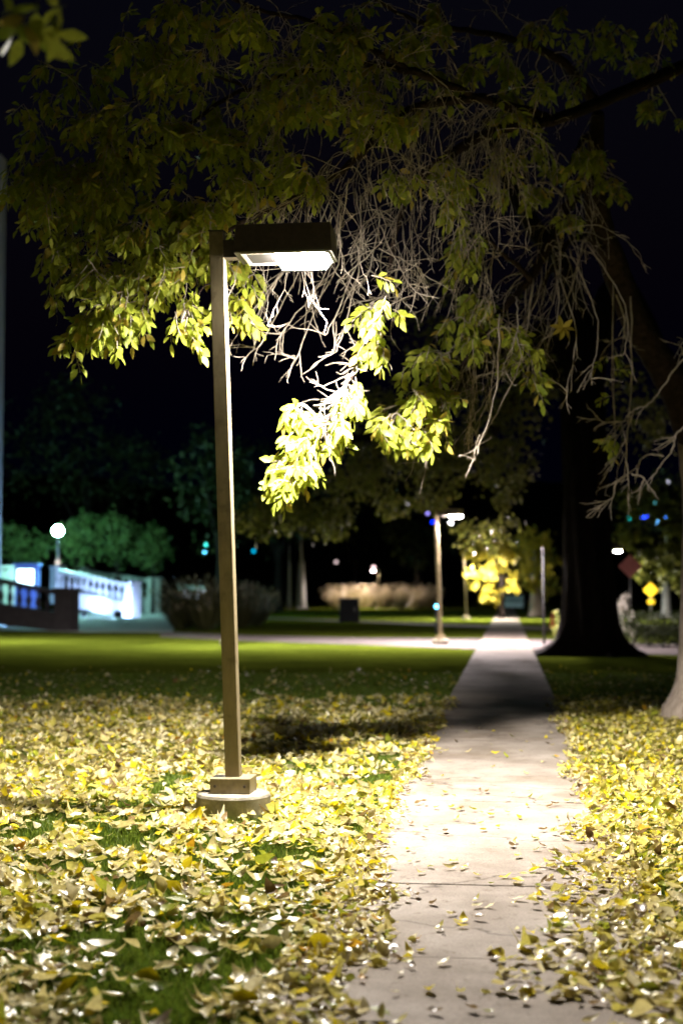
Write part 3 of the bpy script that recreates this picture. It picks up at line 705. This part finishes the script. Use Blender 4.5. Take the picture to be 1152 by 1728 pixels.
# building: pillar at the left edge and its low lit entrance
bd = empty('building', GX(-20, 72)); tag(bd, 'pale building corner with a tall floodlit pillar at the left edge', 'building')
c = GX(-21, 72)
MB().box((c.x, c.y, 12), (1.1, 1.1, 24)).build('pillar', M['stone'], bd, local=False, bevel=.05)
MB().box((c.x, c.y, .45), (1.5, 1.5, .9)).build('pillar_base', M['stone'], bd, local=False, bevel=.05)
MB().box((c.x - 6.3, c.y + 1, 11.4), (11, 6, 22.8)).build('wall', M['stone'], bd, local=False)
wl_ = empty('terrace_wall', GX(8, 103)); tag(wl_, 'low pale terrace wall between the pillar and the blue kiosk', 'wall')
c = GX(-10, 103)
MB().box((c.x, c.y, 1.7), (4.4, .5, 3.4)).build('wall_body', M['stone'], wl_, local=False)
MB().box((c.x, c.y, 3.5), (4.5, .7, .2)).build('coping', M['stone'], wl_, local=False)
k = empty('kiosk', GX(47, 99)); tag(k, 'small blue kiosk with a brightly lit window behind the dark balustrade', 'kiosk')
MB().box((0, 0, 1.75), (1.5, 1.2, 3.5)).build('body', M['blue_paint'], k, bevel=.02)
MB().box((0, 0, 3.58), (1.75, 1.4, .16)).build('roof', M['blue_paint'], k, bevel=.02)
MB().box((-.02, -.612, 2.7), (1.12, .02, 1.1)).build('window', M['window'], k)
wf = MB()
for cx, cz, sx, sz in ((-.02, 3.29, 1.28, .08), (-.02, 2.11, 1.28, .08), (-.62, 2.7, .08, 1.1), (.58, 2.7, .08, 1.1)): wf.box((cx, -.62, cz), (sx, .06, sz))
wf.build('window_frame', M['white_paint'], k)
M['flood_big'] = emit('pillar_flood_lens', (0.30, 0.58, 1.0), 5000)
def flood(label, loc, aim, s=1.0, m='flood'):
    r = empty('floodlight', loc); tag(r, label, 'floodlight', 'floodlights aimed at the stonework')
    d = (aim - loc).normalized(); q = d.to_track_quat('Z', 'Y').to_matrix()
    MB().box((0, 0, .05), (.2, .2, .1)).build('bracket', M['dark_metal'], r)
    h = MB().box(Vector((0, 0, .25)), (.42 * s, .30 * s, .2), q, taper=1.15).build('housing', M['dark_metal'], r)
    MB().box(Vector((0, 0, .25)) + d * .111, (.34 * s, .22 * s, .01), q).build('lens', M[m], h)
flood('small floodlight on the plaza throwing a hot spot on the white balustrade', GX(200, 92.3), GX(190, 96) + Vector((0, 0, 1.2)))
flood('small floodlight beside the steps lighting the white balustrade from the left', GX(142, 95), GX(140, 99) + Vector((0, 0, 2.2)))
flood('floodlight at the foot of the tall pillar, pointing up', GX(16, 68.5), GX(-4, 72) + Vector((0, 0, 6)), 1.0, 'flood_big')

# ------------------------------------------------------------------ planting beyond the lawn
def clump(label, px, D, h, w, n, cols, group, name='grass_clump'):
    b = GX(px, D); t = empty(name, b); tag(t, label, 'ornamental grass', group)
    a = rng.uniform(0, 2 * np.pi, n); rr = np.sqrt(rng.random(n)) * w * .22
    pos = np.stack([b.x + rr * np.cos(a), b.y + rr * np.sin(a), np.zeros(n)], 1)
    sp = rng.uniform(.0, 1.0, n)
    T = np.stack([np.cos(a) * sp, np.sin(a) * sp, np.ones(n)], 1)
    Nn = np.stack([np.cos(a), np.sin(a), np.full(n, -.4)], 1)
    L = h * rng.uniform(.45, 1.2, n); t_ = rng.random((n, 1)); col = np.array(cols[0]) * (1 - t_) + np.array(cols[1]) * t_
    tips = pos + norm(T) * (L * .92)[:, None]; sel = rng.random(n) < .5; m_ = int(sel.sum())
    cat = lambda p_, q_: np.concatenate([p_, q_])
    leaf_mesh('blades', cat(pos, tips[sel]), cat(T, T[sel] + rng.normal(scale=.4, size=(m_, 3))), cat(Nn, rng.normal(size=(m_, 3))), cat(L, np.full(m_, .28)), cat(np.full(n, .05), np.full(m_, .09)),
              cat(rng.uniform(-.7, .0, n), np.full(m_, -.3)), rng.uniform(0, .3, n + m_), np.zeros(n + m_), cat(col, np.tile(np.array(cols[2]), (m_, 1))), M['dry_leaf'], t, local=False)
TAN = ((.05, .06, .02), (.12, .12, .05), (.26, .24, .15)); PALE = ((.28, .25, .13), (.45, .38, .25), (.6, .50, .38))
for lab, px, D, h, w in [('tan grass clump standing at the corner of the plaza', 308, 63, 2.0, 2.0), ('dark tan grass clump half behind the tall post', 348, 62, 2.05, 2.2), ('tan grass clump just right of the tall post', 408, 66, 1.9, 1.9), ('smaller dark grass clump furthest right of the tan clumps', 432, 70, 1.7, 1.6)]:
    clump(lab, px, D, h, w, 420, TAN, 'tan grass clumps at the plaza corner')
for i, (px, D, lab) in enumerate([(568, 150, 'pale fountain grass directly above the dark utility box'), (592, 148, 'pale fountain grass between utility box and distant lamp'), (615, 152, 'brightest pale fountain grass left of the distant lamp'), (652, 146, 'pale fountain grass just right of the distant lamp'), (676, 146, 'pale fountain grass midway between distant lamp and junction lamp'), (700, 148, 'dim fountain grass near the junction lamp'), (724, 150, 'dim fountain grass touching the junction lamp post')]):
    clump(lab, px, D, 2.3, 2.6, 300, PALE, 'pale fountain grasses in a row')
ub = empty('utility_box', GX(589, 79)); tag(ub, 'squat dark utility box standing alone on the far lawn', 'utility box')
MB().box((0, 0, .62), (1.15, .9, 1.24), taper=.92).build('cabinet', M['dark_metal'], ub, bevel=.03)
MB().box((0, 0, 1.28), (1.16, .94, .09)).build('lid', M['dark_metal'], ub, bevel=.02)
MB().box((.3, -.455, .7), (.06, .03, .25)).build('handle', M['metal'], ub)

hg = empty('hedge', GX(1100, 42)); tag(hg, 'low dark clipped hedge between the huge trunk and the pale trunk', 'hedge')
n = 5200; b = GX(1108, 42)
pos = np.stack([b.x + rng.uniform(-1.25, 2.2, n), b.y + rng.uniform(-.6, .6, n), rng.uniform(.02, 1.0, n)], 1) + rng.normal(scale=.05, size=(n, 3))
t_ = rng.random((n, 1))
leaf_mesh('foliage', pos, rng.normal(size=(n, 3)), rng.normal(size=(n, 3)) + np.array([0, -.5, .5]), rng.uniform(.05, .1, n), rng.uniform(.03, .055, n), rng.uniform(-.3, .3, n), rng.uniform(0, .3, n), np.zeros(n), np.array([.02, .03, .01]) * (1 - t_) + np.array([.04, .055, .018]) * t_, M['leaf'], hg, local=False)
st = MB()
for i in range(8): st.tube([(b.x - 1.1 + i * .42, b.y, 0), (b.x - 1.1 + i * .42 + random.uniform(-.1, .1), b.y, .9)], [.02, .01], 6)
st.build('stems', M['bark_dark'], hg, local=False)
pale = empty('shrub', GX(1046, 48)); tag(pale, 'greyish straggly shrub at the right foot of the huge trunk', 'shrub')
crown('crown', [(1046, 1020, 16, 22, 48, .5, 260), (1058, 1050, 16, 26, 48, .5, 220)], .13, pale, ((.28, .27, .24), (.42, .40, .38)))
MB().tube([GX(1050, 48), P(1050, 1040, 48), P(1046, 1015, 48)], [.03, .02, .01], 6).build('stems', M['bark'], pale, local=False)
low = empty('shrub', GX(948, 45)); tag(low, 'small leafy green shrub between the thin pole and the huge trunk', 'shrub')
crown('crown', [(948, 1062, 14, 16, 45, .4, 260), (940, 1045, 8, 14, 46, .4, 90)], .11, low, ((.12, .15, .03), (.22, .22, .05)))
MB().tube([GX(948, 45), P(948, 1065, 45)], [.02, .01], 6).build('stems', M['bark'], low, local=False)

# ------------------------------------------------------------------ signs, pole, cone, cars
def sign(label, px, D, zc, w, m, plate=False, name='warning_sign'):
    r = empty(name, GX(px, D)); tag(r, label, 'sign', 'diamond signs beyond the hedge')
    MB().tube([(0, .03, -.05), (0, .03, zc + w * .6)], .035, 10).build('post', M['metal'], r, smooth=True)
    q = Matrix.Rotation(R(45), 3, 'Y')
    f = MB().box((0, -.02, zc), (w, .012, w), q).build('panel', m, r, bevel=.004)
    if plate: MB().box((0, -.02, zc - w * .72 - .22), (w * .62, .012, w * .42)).build('plaque', m, r)
sign('small bright yellow diamond sign with a yellow plaque under it', 1097, 83, 1.78, .62, M['yellow'], True)
sign('larger dull reddish diamond sign on a post beside the huge trunk', 1063, 60, 2.72, .72, M['red_sign'])
tp_ = empty('sign_post', GX(917, 43)); tag(tp_, 'thin dark metal pole standing at the right edge of the main path', 'pole')
MB().tube([(0, 0, -.05), (0, 0, 2.92)], .04, 12).build('pole', M['rubber'], tp_, smooth=True)
MB().lathe([(.055, 2.92), (.055, 2.95), (.02, 2.98)], sides=12).build('pole_cap', M['metal'], tp_)
MB().lathe([(.11, 0), (.11, .03), (.06, .05)], sides=16).build('pole_flange', M['metal'], tp_)
cn = empty('traffic_cone', GX(931, 64)); tag(cn, 'small orange red traffic cone beyond the thin pole', 'traffic cone')
MB().lathe([(.15, .04), (.03, .7), (.02, .72)], sides=20).build('cone', M['cone'], cn, smooth=True)
MB().box((0, 0, .02), (.42, .42, .04)).build('cone_foot', M['rubber'], cn, bevel=.01)
def car(label, px, D, rz, m, group='parked cars far beyond the lawn'):
    r = empty('parked_car', GX(px, D), rz); tag(r, label, 'car', group)
    prof = [(-2.15, .35), (-2.2, .8), (-1.9, .95), (-1.35, 1.0), (-.75, 1.42), (.75, 1.45), (1.5, 1.0), (2.1, .9), (2.2, .55), (2.15, .35)]
    def ext(pr, w, nm, mm, par, inset=0):
        n = len(pr); vs = [(x, -w, z) for x, z in pr] + [(x, w, z) for x, z in pr]
        return MB().add(vs, [tuple(range(n)), tuple(reversed(range(n, 2 * n)))] + [(k, k + n, (k + 1) % n + n, (k + 1) % n) for k in range(n)]).build(nm, mm, par, bevel=.05)
    ext(prof, .86, 'body', m, r)
    ext([(-1.2, 1.02), (-.72, 1.36), (.7, 1.39), (1.32, 1.02)], .868, 'window', M['glass'], r)
    for x in (-1.35, 1.35):
        for y in (-.8, .8):
            vs = []; w = MB().tube([(x, y - .1, .33), (x, y + .1, .33)], .33, 20).build('wheel', M['rubber'], r)
            MB().tube([(x, y - .108, .33), (x, y + .108, .33)], .19, 14).build('rim', M['metal'], w)
    return r
cr = car('pale car facing the path with bluish headlights on, beyond the dark lawn', 439, 140, R(-88), M['white_paint'])
for y in (-.55, .55):
    hl_ = MB().tube([(2.16, y, .72), (2.24, y, .72)], .17, 16).build('headlight', M['rubber'], cr)
    MB().tube([(2.24, y, .72), (2.26, y, .72)], .15, 16).build('headlight_lens', emit('car_headlight', (.72, .86, 1.0), 9), hl_)
sh = empty('shelter', GX(327, 108)); tag(sh, 'made-up shelter whose glowing panes stand for a pale lit patch behind the tan grass clumps', 'shelter')  # invented shelter, its glow stands in for a pale lit patch
MB().box((0, 0, 1.1), (2.2, 1.6, 2.2)).build('body', M['stone'], sh, bevel=.02)
MB().box((0, 0, 2.27), (2.5, 1.9, .12)).build('roof', M['dark_metal'], sh, bevel=.02)
for x_ in (-.55, .55):
    w_ = MB().box((x_, -.81, 1.45), (.9, .04, 1.0)).build('window', M['white_paint'], sh)
    MB().box((x_, -.835, 1.45), (.78, .012, .88)).build('pane', emit('pale_patch_glow', (.75, .88, 1.0), 1.6), w_)
car('light car at the far end of the main path', 868, 128, R(80), M['white_paint'])
# pale trunks far behind
for lab, px, D, h, r_ in [('thin pale trunk lit among dark trees, right of the pale car', 488, 150, 5, .22), ('broad pale trunk lit among dark trees, left of the fountain grasses', 508, 150, 5, .5), ('short pale trunk beyond the yellow diamond sign', 1123, 95, 3, .3)]:
    D2 = D; tree(lab, px, D, h, r_, [(px, 1002 - (h + 2.5) / D * F, 30, 25, D, 2, 160)], .4, OLIVE, 'pale trunks among the dark trees', barkm='stone')

# ------------------------------------------------------------------ lights on the hillside
def hill_hit(px, py):
    d = ray(px, py); t = 300.0
    for _ in range(4000):
        q = Vector((0, 0, CAM_H)) + d * t
        if q.z < hill_z(q.x, q.y): return q
        t += .5
    return q
HL = [(1060, 877, (.0, .5, .45), 3, 'teal'), (1084, 876, (.02, .08, 1), 8, 'deep blue'), (1091, 874, (.02, .05, .9), 4, 'dim blue'), (1109, 884, (.15, .55, 1), 11, 'bright sky blue'), (1121, 873, (.05, .25, 1), 9, 'blue'), (1132, 890, (.08, .35, 1), 9, 'clear blue'), (1126, 814, (.5, .5, .6), 2, 'faint white'), (1104, 852, (.1, .5, .5), 1.5, 'faint teal'),
      (721, 868, (.18, .15, .5), 3, 'violet'), (730, 884, (.0, .02, .9), 6, 'navy blue'), (760, 885, (1, 1, 1), 14, 'white'), (348, 922, (.05, .7, .6), 3, 'green teal'), (346, 935, (.1, .55, .9), 6, 'turquoise'), (428, 933, (.0, .3, .5), 2, 'dull cyan'), (567, 952, (.4, .3, .3), 2, 'greyish'), (1147, 927, (.9, .8, .15), 4, 'yellow'), (686, 852, (.6, .55, .6), 2, 'pinkish'), (630, 962, (.9, .6, .6), 3, 'pale pink')]
where = {0: 'right of the huge trunk', 8: 'left of the junction lamp'}
for i, (px, py, col, s, nm) in enumerate(HL):
    q = hill_hit(px, py + 3)
    r = empty('hillside_light', Vector((q.x, q.y, hill_z(q.x, q.y))))
    w = 'right of the huge trunk' if px > 1000 else ('by the head of the junction lamp' if 715 < px < 770 else 'among the dark trees')
    tag(r, f'{nm} spot of light on the dark hill {w}', 'light', 'distant lights on the hill')
    z = max(.8, (q - Vector((q.x, q.y, hill_z(q.x, q.y)))).length + 3 / F * q.y)
    MB().tube([(0, 0, -.3), (0, 0, z)], .08, 6).build('post', M['dark_metal'], r)
    MB().sphere((0, 0, z + .3), q.y * .00115, 14, 8).build('bulb', emit('bulb_' + nm.replace(' ', '_'), col, s * 1.6), r, smooth=True)
bl = empty('bollard_light', GX(736, 56)); tag(bl, 'small sky blue marker light low beside the junction lamp post', 'light')
MB().tube([(0, 0, -.05), (0, 0, 1.0)], .05, 10).build('post', M['dark_metal'], bl, smooth=True)
MB().sphere((0, 0, 1.07), .075).build('bulb', emit('marker_bulb', (.12, .55, 1), 14), bl, smooth=True)

# ------------------------------------------------------------------ grass blades
def field(n, dmin, dmax, margin=40):
    D = np.sqrt(rng.random(n) * (dmax ** 2 - dmin ** 2) + dmin ** 2)
    px = rng.uniform(-margin, 1152 + margin, n)
    x = (px - 576) / F * D; return x, D
def across(x, y): return x * PR.x + y * PR.y - POFF
def vnoise(x, y, s, seed):
    """smooth value noise"""
    r_ = np.random.default_rng(seed); tab = r_.random((64, 64)); xi, yi = x / s, y / s
    x0, y0 = np.floor(xi).astype(int), np.floor(yi).astype(int); fx, fy = xi - x0, yi - y0; fx = fx * fx * (3 - 2 * fx); fy = fy * fy * (3 - 2 * fy)
    t = lambda a, b: tab[a % 64, b % 64]
    return (t(x0, y0) * (1 - fx) + t(x0 + 1, y0) * fx) * (1 - fy) + (t(x0, y0 + 1) * (1 - fx) + t(x0 + 1, y0 + 1) * fx) * fy
def grass(n, dmin, dmax, h0, h1, wid):
    x, y = field(n, dmin, dmax); a = across(x, y); k = np.abs(a) > PW / 2 + .01 - .05 * rng.random(n)
    x, y = x[k], y[k]; n = len(x); h = rng.uniform(h0, h1, n); q = rng.uniform(0, 6.283, n); lean = rng.uniform(0, .8, n); ang = rng.uniform(0, 6.283, n)
    b = np.stack([x, y, np.full(n, -.004)], 1); s = np.stack([np.cos(q), np.sin(q), np.zeros(n)], 1) * wid / 2
    dv = np.stack([np.cos(ang) * lean, np.sin(ang) * lean, np.ones(n)], 1); m1 = b + dv * (h * .55)[:, None] * np.array([.5, .5, 1]); t = b + dv * h[:, None] * np.array([1, 1, .9])
    return np.stack([b - s, b + s, m1 + s * .7, m1 - s * .7, t], 1)
V = np.concatenate([grass(110000, 4.9, 9, .025, .06, .0045), grass(90000, 9, 15, .03, .065, .007), grass(60000, 15, 28, .035, .07, .013)])
n = len(V); co = V.reshape(-1, 3); base_ = (np.arange(n) * 5)[:, None]
loops = np.concatenate([base_ + np.array([0, 1, 2, 3]), base_ + np.array([3, 2, 4])], 1).reshape(-1).astype(np.int32)
sizes = np.tile([4, 3], n); starts = np.concatenate([[0], np.cumsum(sizes)[:-1]]).astype(np.int32)
me = bpy.data.meshes.new('grass'); me.vertices.add(len(co)); me.vertices.foreach_set('co', co.astype(np.float32).reshape(-1))
me.loops.add(len(loops)); me.loops.foreach_set('vertex_index', loops); me.polygons.add(len(sizes)); me.polygons.foreach_set('loop_start', starts); me.update(calc_edges=True)
at = me.attributes.new('leaf_col', 'FLOAT_COLOR', 'POINT'); t_ = rng.random((n, 1)); col = np.array([.065, .13, .012]) * (1 - t_) + np.array([.16, .215, .025]) * t_
at.data.foreach_set('color', np.concatenate([np.repeat(col, 5, 0), np.ones((n * 5, 1))], 1).astype(np.float32).reshape(-1))
me.materials.append(M['leaf'])
tag(link('grass', me), 'short green grass showing between the fallen leaves', 'grass', kind='stuff')

# ------------------------------------------------------------------ fallen leaves
COLS = {'cream': (.66, .57, .24), 'pale': (.74, .67, .42), 'straw': (.60, .54, .12), 'yellow': (.70, .57, .015), 'olive': (.30, .33, .03), 'brown': (.20, .13, .05), 'orange': (.60, .33, .02)}
CN = list(COLS); CA = np.array([COLS[c] for c in CN])
def litter(name, label, x, y, z0, zr, tilt, size, probs):
    n = len(x); q = rng.uniform(0, 6.283, n)
    T = np.stack([np.cos(q), np.sin(q), rng.normal(scale=tilt * .7, size=n)], 1)
    Nn = np.stack([rng.normal(scale=tilt, size=n), rng.normal(scale=tilt, size=n), np.ones(n)], 1)
    fl = rng.random(n) < .12; Nn[fl, :2] *= 2.2
    L = size * np.clip(rng.lognormal(0, .34, n), .4, 1.75); col = CA[rng.choice(len(CN), n, p=probs)] * rng.uniform(.72, 1.1, (n, 1))
    pos = np.stack([x, y, z0 + rng.random(n) * zr], 1) - np.stack([np.cos(q), np.sin(q), np.zeros(n)], 1) * (L / 2)[:, None]
    curl = np.where(rng.random(n) < .16, rng.uniform(1.0, 2.0, n), rng.uniform(-.25, .9, n)); 
    o = leaf_mesh(name, pos, T, Nn, L, L * rng.uniform(.34, .78, n), curl, rng.uniform(-.3, .9, n), rng.uniform(-.45, .45, n), col, M['dry_leaf'])
    return tag(o, label, 'leaves', kind='stuff')
x, y = field(150000, 4.8, 30, 60); a = across(x, y)
patch = vnoise(x + 50, y + 50, .9, 3) * .3 + vnoise(x + 50, y + 50, .34, 4) * .4 + vnoise(x + 50, y + 50, .14, 5) * .3
fade = np.clip((22.0 - y) / 6, .025, 1) * np.clip((30 - y) / 5, 0, 1)
dens = np.clip((patch - np.where(y < 9, .34, .30)) * 4.2, .05, 1) * fade
kL = (a < -PW / 2 - .02) & (rng.random(len(x)) < dens)
litter('leaf_litter', 'thick carpet of cream and yellow fallen leaves round the lamp base', x[kL], y[kL], .02, .04, .36, .076, [.31, .27, .14, .12, .11, .04, .01])
dr = np.clip((patch - .12) * 4.0, .25, 1) * fade
kR = (a > PW / 2 + .02) & (rng.random(len(x)) < dr)
litter('leaf_litter', 'carpet of straw coloured fallen leaves right of the path under the pale trunk', x[kR], y[kR], .02, .04, .40, .062, [.24, .10, .34, .15, .11, .05, .01])
# drifts along both edges of the path, thicker on the right
x, y = field(95000, 4.8, 21, 60); a = across(x, y); e = PW / 2 - np.abs(a)
pn = vnoise(x + 20, y + 20, .42, 8)
wl2 = np.where(a < 0, np.where(y > 9, .13, .13 + .24 * np.clip((9 - y) / 3.5, 0, 1)), .16 + .36 * np.clip((10.5 - y) / 5, 0, 1)) * (0.3 + 1.15 * pn)
kE = (e > -.06) & (e < wl2 * 1.35) & (rng.random(len(x)) < np.clip(1.3 - e / np.maximum(wl2, .01), 0, .75) * np.clip((22 - y) / 8, .12, 1))
litter('leaf_drift', 'drifts of curled leaves piled along both edges of the path', x[kE], y[kE], .042, .03, .45, .060, [.27, .17, .26, .11, .10, .08, .01])
# single leaves lying on the bare path
protos = []
for ci, cname in enumerate(CN):
    for v in range(3):
        L = 1.0; z = np.zeros((1, 3))
        o = leaf_mesh('fallen_leaf', np.array([[-.5, 0, 0]]), np.array([[1., 0, 0]]), np.array([[0., 0, 1]]), np.array([1.]), np.array([random.uniform(.42, .6)]), np.array([random.uniform(.1, 1.0)]), np.array([random.uniform(-.1, .7)]), np.array([random.uniform(-.3, .3)]), CA[ci:ci + 1] * random.uniform(.85, 1.05), M['dry_leaf'])
        protos.append((cname, o.data)); C.objects.unlink(o)
words = {'cream': 'cream', 'pale': 'nearly white', 'straw': 'straw coloured', 'yellow': 'bright yellow', 'olive': 'olive green', 'brown': 'brown curled', 'orange': 'orange'}
cnt = 0
while cnt < 270:
    D = math.sqrt(random.uniform(5.1 ** 2, 17 ** 2)) if random.random() < .35 else random.uniform(5.1, 11); px = random.uniform(560, 1100); X = (px - 576) / F * D
    a = X * PR.x + D * PR.y - POFF
    if abs(a) > PW / 2 - .1: continue
    if random.random() > .3 + .7 * (abs(a) / (PW / 2)) ** 1.3 + (.3 if a > .1 and D < 9 else 0): continue
    cname, data = random.choice(protos)
    if cname in ('orange',) and random.random() < .6: continue
    o = bpy.data.objects.new('fallen_leaf', data); C.objects.link(o)
    s = .066 * random.uniform(.6, 1.3); o.scale = (s, s, s); o.location = (X, D, .046 + random.uniform(0, .006))
    o.rotation_euler = (random.gauss(0, .22), random.gauss(0, .2), random.uniform(0, 6.283))
    tag(o, f'{words[cname]} leaf lying loose on the bare concrete path', 'leaf', f'loose {words[cname]} leaves on the path'); cnt += 1
for px, py, cn_, s, lab in [(248, 1662, 'yellow', .13, 'big bright yellow leaf in the left foreground litter'), (412, 1700, 'yellow', .13, 'yellow leaf near the bottom edge, left of the path'), (322, 1432, 'orange', .09, 'upright orange leaf in the litter in front of the lamp base'), (318, 1462, 'yellow', .09, 'yellow leaf just in front of the upright orange leaf'), (1052, 1532, 'yellow', .13, 'bright yellow leaf in the drift right of the path'), (835, 1274, 'yellow', .09, 'yellow leaf alone on the shaded part of the path'), (470, 1505, 'brown', .08, 'brown leaf in the litter right of the yellow ones'), (170, 1600, 'pale', .12, 'large white leaf in the left foreground litter')]:
    data = random.choice([d for c, d in protos if c == cn_]); q = G(px, py, .06); o = bpy.data.objects.new('fallen_leaf', data); C.objects.link(o)
    o.scale = (s, s, s); o.location = q + Vector((0, 0, .02)); o.rotation_euler = (R(75) if 'upright' in lab else R(22), R(-60) if 'upright' in lab else R(8), random.uniform(-.4, .4)); tag(o, lab, 'leaf')
